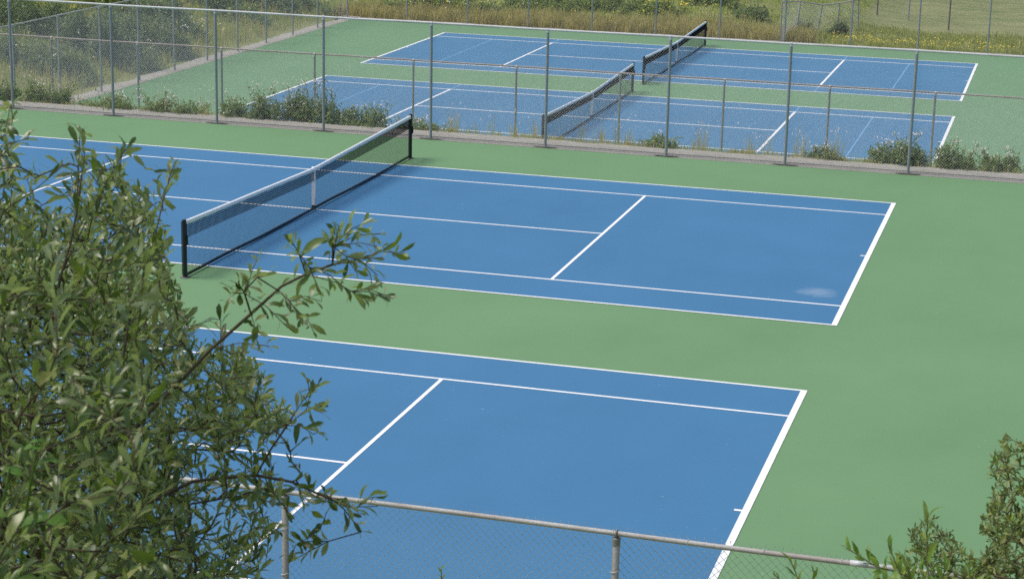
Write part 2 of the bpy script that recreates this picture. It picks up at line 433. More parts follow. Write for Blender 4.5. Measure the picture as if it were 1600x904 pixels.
# ------------------------------------------------------------------ chain link fences
def straight_fence(name, p0, p1, z0, height, posts, label, group, rail='rail', post_r=.036, rail_r=.024, wire_r=.0015, pitch=.0707, foot=False, mesh_h=None, side=.03, postmat='post'):
    """posts: distances along p0->p1"""
    p0 = np.array(p0, float); p1 = np.array(p1, float); Ln = np.linalg.norm(p1-p0); d = (p1-p0)/Ln; nrm = np.array([-d[1], d[0]])
    root = empty(name, (*p0, z0), label, 'fence', group)
    for s_ in posts:
        x, y = p0+d*s_
        lean = rng.normal(0, .006, 2)
        m = MB(); m.tube([(x, y, z0-.1), (x+lean[0], y+lean[1], z0+height-.03)], post_r, 12)
        po = m.build('post', M[postmat], root, smooth=False)
        c = MB(); t = z0+height
        c.tube([(x+lean[0], y+lean[1], t-.075), (x+lean[0], y+lean[1], t-.028)], post_r+.006, 12)
        c.tube([(x+lean[0]-d[0]*.022, y+lean[1]-d[1]*.022, t), (x+lean[0]+d[0]*.022, y+lean[1]+d[1]*.022, t)], rail_r+.009, 10)
        co = c.build('post_cap', M['zinc'], po)
        if foot:
            f = MB(); a = np.linspace(0, 2*math.pi, 25)[:-1]; rr = 1+rng.normal(0, .08, 24)
            V = np.stack([x+np.cos(a)*.33*rr, y-.02+np.sin(a)*.075*rr, np.full(24, z0+.024)], 1)
            f.add(V, [list(range(24))]); f.build('footing_stain', M['foot'], po)
    m = MB(); n = max(2, int(Ln/1.5)); T = np.linspace(0, Ln, n)
    m.tube([(*(p0+d*t), z0+height+.006*math.sin(t*1.1)) for t in T], rail_r, 10)
    m.build('top_rail', M[rail], root, smooth=True)
    # fabric: two families of diagonal wires, clipped to the panel
    H = (mesh_h or height)+.02; b0 = z0+.03; hh = H-.03
    A, B = [], []
    for s_ in np.arange(-hh, Ln, pitch):
        a = max(s_, 0); b = min(s_+hh, Ln)
        if b-a < .02: continue
        A.append((a, a-s_)); B.append((b, b-s_))
        A.append((a, hh-(a-s_))); B.append((b, hh-(b-s_)))
    A = np.array(A); B = np.array(B)
    def to3(q, o): return np.stack([p0[0]+d[0]*q[:, 0]+nrm[0]*o, p0[1]+d[1]*q[:, 0]+nrm[1]*o, b0+q[:, 1]], 1)
    off = np.where(np.arange(len(A)) % 2 == 0, side, side+.003)
    m = MB(); m.prisms(to3(A, off), to3(B, off), wire_r)
    m.build('chain_link_mesh', M['wire'], root)
    return root
x0 = -18.6
straight_fence('chain_link_fence', (x0, FENCE_Y), (20, FENCE_Y), 0, 3.0, [ .0]+[q-x0 for q in (-15.5, -12.5, -9.45, -6.4, -3.35, -.38, 2.70, 5.84, 8.83, 11.83, 14.9, 17.95)],
    'tall grey chain link fence across the middle, its posts along the gravel strip', 'chain link fences round the courts', foot=True, rail_r=.028, rail='rail_mid')
straight_fence('chain_link_fence', (DIAG_X, LOW_Y), (20, LOW_Y), ZL, 3.06, [q-DIAG_X for q in (-15.2, -12.25, -9.45, -6.4, -3.28, -.1, 3.0, 6.03, 9.0, 11.9, 14.9, 18)],
    'chain link fence with brownish rail standing lower down just behind the middle fence', 'chain link fences round the courts', rail='rail_low', side=-.03, rail_r=.025, post_r=.032)
straight_fence('chain_link_fence', (DIAG_X, LOW_Y), (DIAG_X, FAR_Y), ZL, 3.05, [0]+[q-LOW_Y for q in (24, 27, 30, 33, 36, 39, 42, 45, 48, 51)],
    'chain link fence running away along the left side of the far courts', 'chain link fences round the courts', rail='rail', side=-.03, rail_r=.022)
straight_fence('chain_link_fence', (DIAG_X, FAR_Y), (20, FAR_Y), ZL, 3.05, [0]+[q-DIAG_X for q in (-14.9, -11.9, -8.95, -5.9, -2.9, .05, 3.0, 5.95, 8.9, 11.9, 15, 18)],
    'chain link fence at the far end, in front of the grassy bank', 'chain link fences round the courts', rail='rail', wire_r=.0013, side=-.03)

# near fence with a woven fabric of real zigzag wires
def near_fence():
    y = NEAR_Y; H = 3.05; xa, xb = -6.2, 21.3
    root = empty('chain_link_fence', (xa, y, 0), 'nearest chain link fence with rusty top rail, crossing the bottom of the photo', 'fence', 'chain link fences round the courts')
    for x in (xa, -3.1, -.05, 3.1, 6.14, 9.2, 12.12, 15.15, 18.2, xb):
        m = MB(); m.tube([(x, y, -.1), (x, y, H-.045)], .030, 20); po = m.build('post', M['near_post'], root, smooth=True)
        c = MB(); c.tube([(x, y, H-.100), (x, y, H-.098), (x, y, H-.045), (x, y, H-.036), (x, y, H-.032)], [.0305, .034, .034, .030, .012], 20)
        c.tube([(x-.009, y, H-.045), (x-.009, y, H-.02)], .005, 6); c.tube([(x+.009, y, H-.045), (x+.009, y, H-.02)], .005, 6)
        c.build('post_cap', M['near_post'], po, smooth=False)
        lp = MB(); A = np.linspace(0, 2*math.pi, 17)
        lp.tube([(x, y+.028*math.cos(a), H+.028*math.sin(a)) for a in A], .0085, 8, False)
        lp.build('rail_loop', M['near_post'], po, smooth=True)
        for zz in (.5, .95, 1.4, 1.85, 2.3, 2.72):
            tb = MB(); tb.tube([(x+.037*math.cos(a), y+.004+.040*math.sin(a), zz+.012*math.cos(a)) for a in A], .0028, 5, False)
            tb.build('tie_wire', M['zinc'], po)
    m = MB(); T = np.linspace(xa, xb, 60); m.tube([(t, y, H+.004*math.sin(t*1.3)) for t in T], .0215, 16); m.build('top_rail', M['rail'], root, smooth=True)
    sl = MB(); sl.tube([(14.02, y, H), (14.16, y, H)], .0250, 16); sl.build('rail_sleeve', M['zinc'], root, smooth=True)
    # woven wires
    st_ = .0355; xs_ = np.arange(xa, xb, st_*1.0)
    nz = int((H-.02)/st_)
    m = MB(); zz = .05+np.arange(nz+1)*st_
    A, B = [], []
    zig = np.arange(nz+1) % 2
    for i, x in enumerate(xs_):
        k = (zig+i) % 2
        px = x + (k-.5)*st_*1.02*1.0 + .5*st_
        py = y + .038 + np.where(k == 0, .0070, -.0070)
        P = np.stack([px, py+0*px, zz], 1)
        A.append(P[:-1]); B.append(P[1:])
    m.prisms(np.concatenate(A), np.concatenate(B), .0021)
    # knuckles bent over above the rail
    tx = xs_[::2]+.25*st_
    kb = np.stack([tx, np.full_like(tx, y+.036), np.full_like(tx, zz[-1])], 1)
    k1 = kb+np.array([.008, 0, .028]); k2 = kb+np.array([-.008, -.002, .006])
    m.prisms(kb, k1, .0028); m.prisms(k1, k2+np.array([.010, .003, .008]), .0028)
    m.build('chain_link_mesh', M['wire_near'], root)
    A = np.linspace(.2, 2*math.pi-.1, 12)
    for t in np.arange(xa+.31, xb, .62):
        tw = MB(); tw.tube([(t+.004*math.sin(a), y+.008+.030*math.cos(a), H+.027*math.sin(a)) for a in A], .0024, 4, False)
        tw.build('tie_wire', M['zinc'], root)
near_fence()

# low bent backstop beyond the far fence
def backstop():
    base = [(2.75, 55.45), (3.15, 57.4), (3.9, 59.2), (4.75, 60.0), (5.72, 60.3)]
    root = empty('low_mesh_fence', (*base[0], ZL), 'low chain link enclosure with sagging bent top rail among yellow flowers', 'fence')
    tops = [(1222, 3, 55.45), (1251, 2.5, 57.4), (1285, 8, 59.2), (1312, 5, 60.0), (1341, -1, 60.3)]
    def ony(u, v, y): d = ray(u, v); return CAM+d*(y-CAM[1])/d[1]
    T = [ony(*q) for q in tops]
    for (x, y), t in zip(base, T):
        m = MB(); m.tube([(x, y, ZL-.1), (t[0], t[1], t[2])], .03, 8); m.build('post', M['post'], root)
    pts = []
    for a, b in zip(T[:-1], T[1:]): pts += [a+(b-a)*f for f in np.linspace(0, 1, 5)[:-1]]
    pts.append(T[-1]); m = MB(); m.tube(pts, .026, 8); m.build('top_rail', M['rail'], root, smooth=True)
    m = MB(); A, B = [], []
    for i in range(4):
        b0, b1 = np.array([*base[i], ZL+.03]), np.array([*base[i+1], ZL+.03]); t0, t1 = T[i], T[i+1]
        Ln = np.linalg.norm(b1-b0); n = int(Ln/.0707); hh = 1.7
        for k in range(-int(hh/.0707), n):
            for sgn in (0, 1):
                a0 = max(k*.0707, 0); a1 = min(k*.0707+hh, Ln)
                if a1 <= a0: continue
                def P(s_):
                    f = (s_-k*.0707)/hh; f = f if sgn == 0 else 1-f; w = s_/Ln
                    return (b0*(1-w)+b1*w)*(1-f)+(t0*(1-w)+t1*w)*f
                A.append(P(a0)); B.append(P(a1))
    m.prisms(A, B, .0024); m.build('chain_link_mesh', M['wire'], root)
backstop()
M['woodpost'] = simple('weathered_post', (.15, .13, .12), .9, .1, .2, 10)
for (u, v), mt, lb in (((1370, 27), 'woodpost', 'leftmost brown post in the mown field, just right of the bent enclosure'),
                       ((1419, 33), 'post', 'pale grey post in the mown field between two brown posts'),
                       ((1482, 45), 'woodpost', 'brown post in the mown field, rightmost and nearest of three')):
    P = on_z(u, v, ZL); o = MB(); z = float(h(P[0], P[1]))
    o.tube([(P[0], P[1], z-.2), (P[0]+.01, P[1], z+2.3), (P[0]+.01, P[1], z+2.34)], [.042, .042, .02], 10)
    tag(o.build('fence_post', M[mt], origin=(P[0], P[1], z)), lb, 'post', 'posts in the mown field')

# ------------------------------------------------------------------ leaves
def unit(a): return a/(np.linalg.norm(a, axis=-1, keepdims=True)+1e-12)
LEAF_HI = (np.array([(0, 0, 0)] + [(t, s*w, z) for t, w, z in ((.22, .52, .02), (.5, .95, .05), (.78, .92, .02)) for s in (-1, 0, 1)] + [(1, 0, -.07)], float),
           [(0, 1, 2), (0, 2, 3), (7, 10, 8), (8, 10, 9)], [(1, 4, 5, 2), (2, 5, 6, 3), (4, 7, 8, 5), (5, 8, 9, 6)])
LEAF_LANCE = (np.array([(0, 0, 0)] + [(t, s*w, z) for t, w, z in ((.2, .75, .03), (.45, 1., .06), (.75, .6, .02)) for s in (-1, 0, 1)] + [(1, 0, -.10)], float),
           [(0, 1, 2), (0, 2, 3), (7, 10, 8), (8, 10, 9)], [(1, 4, 5, 2), (2, 5, 6, 3), (4, 7, 8, 5), (5, 8, 9, 6)])
LEAF_MID = (np.array([(0, 0, 0), (.45, -1, .04), (.45, 1, .04), (.55, 0, -.01), (1, 0, -.05)], float), [(0, 1, 3), (0, 3, 2), (1, 4, 3), (3, 4, 2)], [])
LEAF_LO = (np.array([(0, 0, 0), (.5, -1, .0), (1, 0, 0), (.5, 1, .0)], float), [], [(0, 1, 2, 3)])
def leaves(mb, P, Dr, N, length, width, shape, curl=.15, fold=.22):
    n = len(P)
    Dr = unit(Dr); B = unit(np.cross(N, Dr)); N = np.cross(Dr, B)
    T, tri, quad = shape; k = len(T)
    ln = np.broadcast_to(length, (n,))[:, None, None]; wd = np.broadcast_to(width, (n,))[:, None, None]
    c = (rng.normal(-.06, curl*1.5, n))[:, None, None]; fo = np.abs(rng.normal(fold, .12, n))[:, None, None]
    t = T[None, :, 0:1]; s = T[None, :, 1:2]; z = T[None, :, 2:3]
    tw = rng.normal(0, .22, n)[:, None, None]
    off = ln*(z + c*t*t) + np.abs(s)*wd*.5*fo + s*wd*.5*tw*t
    V = P[:, None]+Dr[:, None]*t*ln+B[:, None]*s*wd*.5+N[:, None]*off
    base = (np.arange(n)*k)[:, None, None]
    args = []
    if tri: args.append((np.array(tri)[None]+base).reshape(-1, 3))
    if quad: args.append((np.array(quad)[None]+base).reshape(-1, 4))
    mb.add(V.reshape(-1, 3), *args)

# ------------------------------------------------------------------ woody growth toward target tips
class Plant:
    """limbs are grown toward tip targets from the nearest wood already there; every tip carries a leafy shoot"""
    def __init__(s, base, step=.07): s.P = [np.array(base, float)]; s.par = [-1]; s.depth = [0.]; s.chains = []; s.step = step
    def limb(s, pts, start=None):
        i = s.near(np.array(pts[0], float))[0] if start is None else start
        ch = [i]
        for q in pts:
            q = np.array(q, float); a = s.P[i]; n = max(1, int(np.linalg.norm(q-a)/s.step))
            for k in range(1, n+1):
                p = a+(q-a)*k/n + rng.normal(0, s.step*.06, 3)*(k < n)
                s.P.append(p); s.par.append(i); s.depth.append(s.depth[i]+s.step); i = len(s.P)-1; ch.append(i)
        s.chains.append(ch); return ch
    def near(s, q):
        A = np.array(s.P); d = np.linalg.norm(A-q, axis=1); c = d + .22*np.array(s.depth)*0 + np.where(A[:, 2] > q[2]+.05, .25, 0)
        i = int(np.argmin(c)); return i, d[i]
    def grow(s, tips, max_leader=3.):
        b = s.P[0]; tips = sorted(tips, key=lambda t: np.linalg.norm(t-b))
        for t in tips:
            i, d = s.near(t)
            a = s.P[i]; n = max(2, int(d/s.step)); ch = [i]
            g = s.P[i]-s.P[s.par[i]] if s.par[i] >= 0 else np.array([0, 0, .1]); g = g/(np.linalg.norm(g)+1e-9)
            c1 = a+g*d*.38+np.array([0, 0, .06*d])
            for k in range(1, n+1):
                f = k/n; p = (1-f)**2*a+2*f*(1-f)*c1+f*f*t+rng.normal(0, .006, 3)*(k < n)
                s.P.append(p); s.par.append(ch[-1]); s.depth.append(s.depth[ch[-1]]+d/n); ch.append(len(s.P)-1)
            s.chains.append(ch)
    def wood(s, mb, r_tip=.0016, pw=.46, k=5, rmin=0.):
        n = len(s.P); load = np.zeros(n); hasc = np.zeros(n, bool)
        for i in range(1, n): hasc[s.par[i]] = True
        load[~hasc] = 1
        for i in range(n-1, 0, -1): load[s.par[i]] += load[i]
        r = r_tip*np.maximum(load, 1)**pw; P = np.array(s.P)
        for ch in s.chains:
            rr = r[ch].copy(); rr[0] = min(rr[0], rr[1]*1.15); mb.tube(P[ch], rr, k if rr.max() < .006 else 8, False)
def leafy(pl, mb, spacing=.016, reach=.26, llen=(.045, .01), wid=.27, shape=LEAF_HI, up=.5, out=.75, dens=1., cluster=True, chains=None, droop=0., petiole=.15):
    Ps, Ds, Ns, Ls = [], [], [], []
    P = pl.P
    for ch in (chains or pl.chains):
        pts = np.array([P[i] for i in ch]); seg = np.linalg.norm(np.diff(pts, axis=0), axis=1); cum = np.concatenate([[0], np.cumsum(seg)]); tot = cum[-1]
        if tot < .02: continue
        rc = min(tot, reach*rng.uniform(.7, 1.3)); s0 = tot-rc; nl = max(3, int(rc/spacing*dens))
        phi = rng.uniform(0, 6.28); ss = s0+rc*(np.arange(nl)+.7)/nl
        pos = np.stack([np.interp(ss, cum, pts[:, k]) for k in range(3)], 1)
        ahead = np.stack([np.interp(np.minimum(ss+.02, tot), cum, pts[:, k]) for k in range(3)], 1)-np.stack([np.interp(ss-.02, cum, pts[:, k]) for k in range(3)], 1)
        t = unit(ahead); h_ = unit(np.cross(t, np.array([0.13, .2, 1.]))); w = np.cross(h_, t)
        ang = phi+np.arange(nl)*2.4; rad = h_*np.cos(ang)[:, None]+w*np.sin(ang)[:, None]
        f = np.linspace(0, 1, nl)[:, None]
        spread = out*(1-.55*f**2)
        d = unit(t*(1-.35*spread)+rad*spread+np.array([0, 0, .25-droop])*(1-f*.3)+rng.normal(0, .13, (nl, 3)))
        nn = unit(np.array([0, 0, 1.])*up+rng.normal(0, .38, (nl, 3))+t*.35)
        l = np.clip(rng.normal(*llen, nl), llen[0]*.45, llen[0]*1.7)*(1-.35*np.linspace(0, 1, nl)**4)*np.where(f[:, 0] < .12, .75, 1)
        Ps.append(pos+rad*.002); Ds.append(d); Ns.append(nn); Ls.append(l)
    Pn = np.concatenate(Ps); Dn = np.concatenate(Ds); Nn = np.concatenate(Ns); Ln = np.concatenate(Ls)
    leaves(mb, Pn, Dn, Nn, Ln, Ln*wid*rng.uniform(.8, 1.2, len(Ln)), shape)
    return len(Pn)

def in_poly(pt, poly):
    x, y = pt; c = False; j = len(poly)-1
    for i in range(len(poly)):
        xi, yi = poly[i]; xj, yj = poly[j]
        if (yi > y) != (yj > y) and x < (xj-xi)*(y-yi)/(yj-yi)+xi: c = not c
        j = i
    return c

M['willow'] = foliage('willow_leaf', [(0, (.050, .092, .020)), (.35, (.092, .146, .030)), (.65, (.140, .200, .044)), (.86, (.21, .27, .065)), (1, (.32, .33, .13))], (.29, .34, .20), .36, .34, .6)
M['willow_new'] = foliage('new_willow_leaf', [(0, (.10, .17, .03)), (.6, (.16, .24, .05)), (1, (.24, .30, .09))], (.22, .27, .14), .35, .5)
M['scrub'] = foliage('scrub_leaf', [(0, (.085, .135, .032)), (.4, (.155, .21, .052)), (.75, (.23, .28, .08)), (1, (.31, .32, .13))], (.22, .25, .13), .3, .5)
M['shoot'] = foliage('fresh_shoot_leaf', [(0, (.14, .25, .04)), (.6, (.21, .34, .06)), (1, (.38, .44, .09))], (.26, .36, .12), .4, .45)
M['bramble'] = foliage('bramble_leaf', [(0, (.07, .17, .02)), (1, (.16, .30, .045))], (.17, .26, .10), .35, .5)

# ---- the big willow at the left
def willow():
    gx, gy = 12.35, -28.1; base = np.array([gx, gy, float(h(gx, gy))-.1])
    root = empty('willow_tree', base, 'leafy green willow filling the left side, one long branch reaching over the court', 'tree')
    poly = [(-620, 90), (-200, 120), (-50, 165), (10, 190), (30, 250), (75, 290), (112, 255), (140, 240), (188, 250), (210, 290), (245, 335), (262, 400), (282, 475), (318, 535),
            (385, 560), (425, 610), (455, 650), (430, 700), (430, 745), (435, 800), (420, 860), (400, 930), (440, 1500), (-650, 1500)]
    tips = []
    while len(tips) < 5000:
        u, v = rng.uniform(-650, 460), rng.uniform(90, 1500)
        if not in_poly((u, v), poly): continue
        if v > 940 and rng.random() < .72: continue
        if u < -60 and rng.random() < .72: continue
        edge = (u > 300 and v > 690)
        if edge and rng.random() < .66: continue
        if v < 300 and rng.random() < .45: continue
        if 20 < u < 110 and 225 < v < 330 and rng.random() < .8: continue
        near = 4.5 if u < 230 and v > 380 else 5.0
        dist = near+(7.2-near)*rng.random()**.85
        tips.append(at(u, v, dist))
    # outlying sprays that break the outline
    spr = [(20, 185, 5), (45, 215, 5.2), (8, 205, 4.8), (130, 210, 5.4), (132, 225, 5.3), (118, 240, 5.2), (195, 235, 5.5), (187, 260, 5.4), (262, 268, 5.6), (272, 275, 5.7), (225, 262, 5.6), (255, 330, 5.6), (330, 500, 5.2), (480, 590, 5.3), (505, 645, 5.3), (470, 612, 5.2), (490, 665, 5.4), (470, 690, 5.5), (455, 720, 5.5),
           (100, 262, 5.1), (60, 275, 5.3), (75, 340, 5.1), (500, 780, 5.6), (480, 745, 5.6), (495, 835, 5.5), (455, 870, 5.4), (430, 830, 5.3), (470, 845, 5.5), (345, 500, 5.3)]
    tips += [at(*q) for q in spr]
    for _ in range(1000):
        u, v = rng.uniform(-80, 250), rng.uniform(330, 940)
        if in_poly((u, v), poly): tips.append(at(u, v, rng.uniform(6.2, 7.6)))
    for _ in range(80): tips.append(at(rng.uniform(-150, 240), rng.uniform(430, 1000), rng.uniform(3.4, 4.1)))
    pl = Plant(base, .08)
    b = base
    forks = []
    for (u, v, dd) in ((-120, 820, 5.6), (60, 860, 5.4), (180, 900, 5.6), (-300, 900, 5.9), (20, 950, 4.9)):
        q = at(u, v, dd); mid = (b+q)/2+np.array([rng.normal(0, .08), rng.normal(0, .08), .12])
        forks.append(pl.limb([mid, q], start=0))
    # long leaders that can be followed in the photograph
    def lead(pts, dist0, dist1):
        n = len(pts); return pl.limb([at(u, v, dist0+(dist1-dist0)*i/(n-1)) for i, (u, v) in enumerate(pts)])
    main = lead([(60, 830), (150, 742), (222, 655), (265, 612), (330, 545), (392, 490), (440, 447), (478, 428), (520, 413), (560, 405), (598, 402)], 5.2, 4.95)
    lower = lead([(120, 860), (205, 800), (300, 752), (400, 742), (455, 752), (500, 772), (545, 792), (590, 790)], 5.3, 5.5)
    low2 = lead([(0, 640), (120, 640), (200, 670), (215, 720)], 4.6, 4.8)
    up = lead([(40, 700), (70, 560), (95, 430), (120, 330), (132, 240)], 5.2, 5.3)
    up2 = lead([(150, 742), (185, 640), (192, 560), (205, 480), (240, 380)], 5.2, 5.4)
    up3 = lead([(-60, 600), (-30, 420), (5, 330), (50, 300), (95, 262)], 5.2, 5.1)
    side = []
    # side shoots of the long branch
    def shoots(specs):
        r0 = len(pl.chains)
        for (u0, v0, u1, v1, dd) in specs:
            q0, q1 = at(u0, v0, dd), at(u1, v1, dd+rng.uniform(-.12, .12)); i, _ = pl.near(q0)
            mid = (pl.P[i]+q1)/2+np.array([0, 0, .012]); pl.limb([mid, q1], start=i)
        return pl.chains[r0:]
    spec = [(392, 490, 372, 440, 4.95), (400, 484, 386, 450, 4.95), (380, 500, 355, 470, 4.95), (455, 440, 458, 380, 4.93), (430, 455, 405, 400, 4.95), (430, 455, 418, 430, 4.95), (478, 428, 455, 375, 4.95), (505, 416, 520, 370, 4.95),
            (500, 418, 530, 352, 4.95), (520, 410, 578, 345, 4.92), (540, 395, 595, 365, 4.95), (530, 410, 604, 388, 4.95), (560, 405, 632, 395, 4.93), (490, 425, 500, 455, 4.95), (470, 432, 545, 455, 4.95), (545, 440, 605, 462, 4.95),
            (560, 445, 610, 470, 5), (440, 450, 470, 490, 4.95), (420, 470, 470, 500, 4.95), (470, 500, 490, 518, 5), (400, 490, 450, 512, 5), (360, 520, 402, 535, 5), (335, 545, 420, 540, 5), (520, 445, 572, 468, 5),
            (455, 440, 500, 470, 4.9), (520, 413, 560, 430, 4.95), (500, 400, 512, 375, 4.95), (545, 405, 590, 430, 4.95)]
    ps = shoots(spec)
    ps += shoots([(430, 750, 470, 760, 5.4), (500, 772, 560, 800, 5.5), (480, 765, 520, 785, 5.5), (455, 755, 480, 790, 5.4), (520, 785, 565, 830, 5.5), (545, 792, 600, 775, 5.5), (420, 745, 450, 800, 5.4), (400, 830, 500, 828, 5.5), (400, 850, 462, 872, 5.5),
                  (440, 640, 498, 598, 5.3), (440, 640, 505, 632, 5.3), (450, 660, 490, 678, 5.3), (120, 330, 125, 205, 5.3), (95, 430, 200, 228, 5.4), (240, 380, 268, 268, 5.5), (225, 400, 262, 372, 5.2)])
    lead_ch = [main, lower, up, up2, up3]
    r1 = len(pl.chains); pl.grow(tips); tipch = pl.chains[r1:]
    w = MB(); pl.wood(w, .0012, .40, 4); w.build('trunk_and_branches', M['bark'], root, smooth=True)
    f = MB(); n1 = leafy(pl, f, .0120, .25, (.044, .016), .27, LEAF_HI, .55, .75, 1., chains=tipch)
    leafy(pl, f, .0125, .13, (.047, .009), .29, LEAF_HI, .45, .8, 1., chains=ps)
    leafy(pl, f, .018, .24, (.046, .009), .28, LEAF_HI, .5, .8, 1., chains=[main[-9:], lower[-8:], up[-10:], up2[-10:], up3[-8:]])
    f.build('foliage', M['willow'], root, smooth=True)
    g = MB(); new = [c for c in tipch if rng.random() < .09]
    if new: leafy(pl, g, .02, .10, (.040, .008), .26, LEAF_HI, .5, .6, 1., chains=new)
    g.build('new_leaves', M['willow_new'], root, smooth=True)
    return n1
print('willow leaves', willow())

# ---- shrubs at the bottom right corner
def scrub(name, label, cat, base, poly, dists, ntips, llen, wid, mat, shape=LEAF_MID, spacing=.014, reach=.16, r_tip=.0012, limbs=(), urange=None, up=.5, extra=(), group=None, fresh=None):
    gz = float(h(base[0], base[1])); b = np.array([base[0], base[1], gz-.05])
    root = empty(name, b, label, cat, group)
    us = [p[0] for p in poly]; vs = [p[1] for p in poly]; tips = []
    while len(tips) < ntips:
        u, v = rng.uniform(min(us), max(us)), rng.uniform(min(vs), max(vs))
        if in_poly((u, v), poly): tips.append(at(u, v, rng.uniform(*dists)))
    pl = Plant(b, .08)
    for l in limbs: pl.limb([at(*q) for q in l], start=0)
    r1 = len(pl.chains); pl.grow(tips); ch = pl.chains[r1:]
    w = MB(); pl.wood(w, r_tip, .42, 4); w.build('stems', M['bark'], root, smooth=True)
    f = MB(); leafy(pl, f, spacing, reach, llen, wid, shape, up, .75, 1., chains=ch); f.build('foliage', M[mat], root, smooth=True)
    if fresh:
        g = MB(); leafy(pl, g, spacing*1.3, reach*.35, (llen[0]*.8, llen[1]), wid, shape, up, .5, 1., chains=[c for c in ch if rng.random() < fresh]); g.build('new_leaves', M['shoot'], root, smooth=True)
    return root
scrub('willow_shrub', 'tallest small leaved olive shrub, at the right edge in the bottom corner', 'shrub', (15.6, -25.2),
      [(1562, 690), (1578, 682), (1600, 690), (1620, 670), (1900, 640), (1980, 1400), (1480, 1400), (1500, 905), (1512, 880), (1540, 865), (1530, 830), (1548, 780), (1546, 730)], (7.4, 9.0), 4300, (.033, .006), .46, 'scrub', LEAF_MID, .0095, .17,
      limbs=[[(1640, 1100, 8.4), (1610, 900, 8.3), (1575, 740, 8.2)], [(1700, 1100, 8.3), (1720, 800, 8.3)], [(1600, 1150, 8.2), (1560, 950, 8.1)]], fresh=.15)
scrub('willow_shrub', 'rounded grey green shrub between the rail end and the tallest corner shrub', 'shrub', (15.05, -25.6),
      [(1435, 812), (1460, 808), (1490, 830), (1505, 850), (1520, 870), (1545, 900), (1560, 1300), (1400, 1300), (1405, 905), (1420, 860), (1424, 830)], (7.3, 8.3), 1200, (.029, .006), .44, 'scrub', LEAF_MID, .0095, .14,
      limbs=[[(1490, 1050, 7.8), (1470, 880, 7.8)], [(1470, 1100, 7.6), (1450, 900, 7.6)]], fresh=.1)
def shoots_plant(name, label, cat, base, stems, llen, wid, mat, spacing=.03, reach=.35, shape=LEAF_LANCE, up=.7, out=.95, rt=.0022, group=None, origin_h=None):
    gz = float(h(base[0], base[1])); b = np.array([base[0], base[1], gz-.05])
    root = empty(name, b, label, cat, group); pl = Plant(b, .05); chs = []
    for s_ in stems: chs.append(pl.limb([at(*q) for q in s_], start=0 if s_[0][1] > 1000 else None))
    w = MB(); pl.wood(w, rt, .4, 5); w.build('stems', M['bark_light'], root, smooth=True)
    f = MB(); leafy(pl, f, spacing, reach, llen, wid, shape, up, out, 1., chains=chs); f.build('foliage', M[mat], root, smooth=True)
    return root
shoots_plant('laurel_shrub', 'bright green broad leaved shoots growing over the rusty rail at the bottom right', 'shrub', (14.85, -26.4),
    [[(1470, 1250, 6.9), (1440, 960, 6.8), (1420, 900, 6.8), (1370, 885, 6.7), (1322, 855, 6.7)], [(1450, 1200, 6.9), (1430, 940, 6.8), (1400, 880, 6.8), (1388, 850, 6.8)],
     [(1460, 1200, 6.8), (1455, 950, 6.7), (1448, 870, 6.7), (1450, 800, 6.7)], [(1460, 1250, 6.8), (1450, 930, 6.8), (1440, 880, 6.8)], [(1420, 1100, 6.8), (1400, 930, 6.8), (1372, 900, 6.8)],
     [(1500, 1200, 6.8), (1520, 960, 6.8), (1515, 885, 6.8)], [(1440, 1200, 6.8), (1470, 930, 6.7), (1478, 880, 6.7)], [(1420, 1150, 6.8), (1425, 910, 6.8), (1410, 865, 6.8)]],
    (.066, .011), .30, 'shoot', .014, .28)
shoots_plant('laurel_shoot', 'small bright green shoot in front of the nearest fence, on the green surround', 'plant', (14.4, -26.8),
    [[(1260, 1200, 6.8), (1255, 930, 6.8), (1240, 885, 6.8), (1230, 868, 6.8)], [(1250, 1200, 6.8), (1265, 930, 6.8), (1272, 890, 6.8)], [(1240, 1150, 6.8), (1232, 920, 6.8), (1208, 895, 6.8)]],
    (.048, .009), .25, 'shoot', .022, .20)
shoots_plant('laurel_shoot', 'tiny pale green sprout at the bottom edge, left of the round fence post', 'plant', (12.6, -25.6),
    [[(694, 1150, 8.6), (692, 930, 8.6), (689, 888, 8.6)]], (.040, .006), .28, 'shoot', .009, .18)
shoots_plant('laurel_shoot', 'light green shoot at the bottom edge below the willow', 'plant', (12.9, -28.6),
    [[(330, 1150, 5.1), (335, 940, 5.0), (335, 885, 5.0)], [(320, 1150, 5.1), (322, 935, 5.0), (318, 893, 5.0)]], (.036, .006), .28, 'shoot', .014, .10)

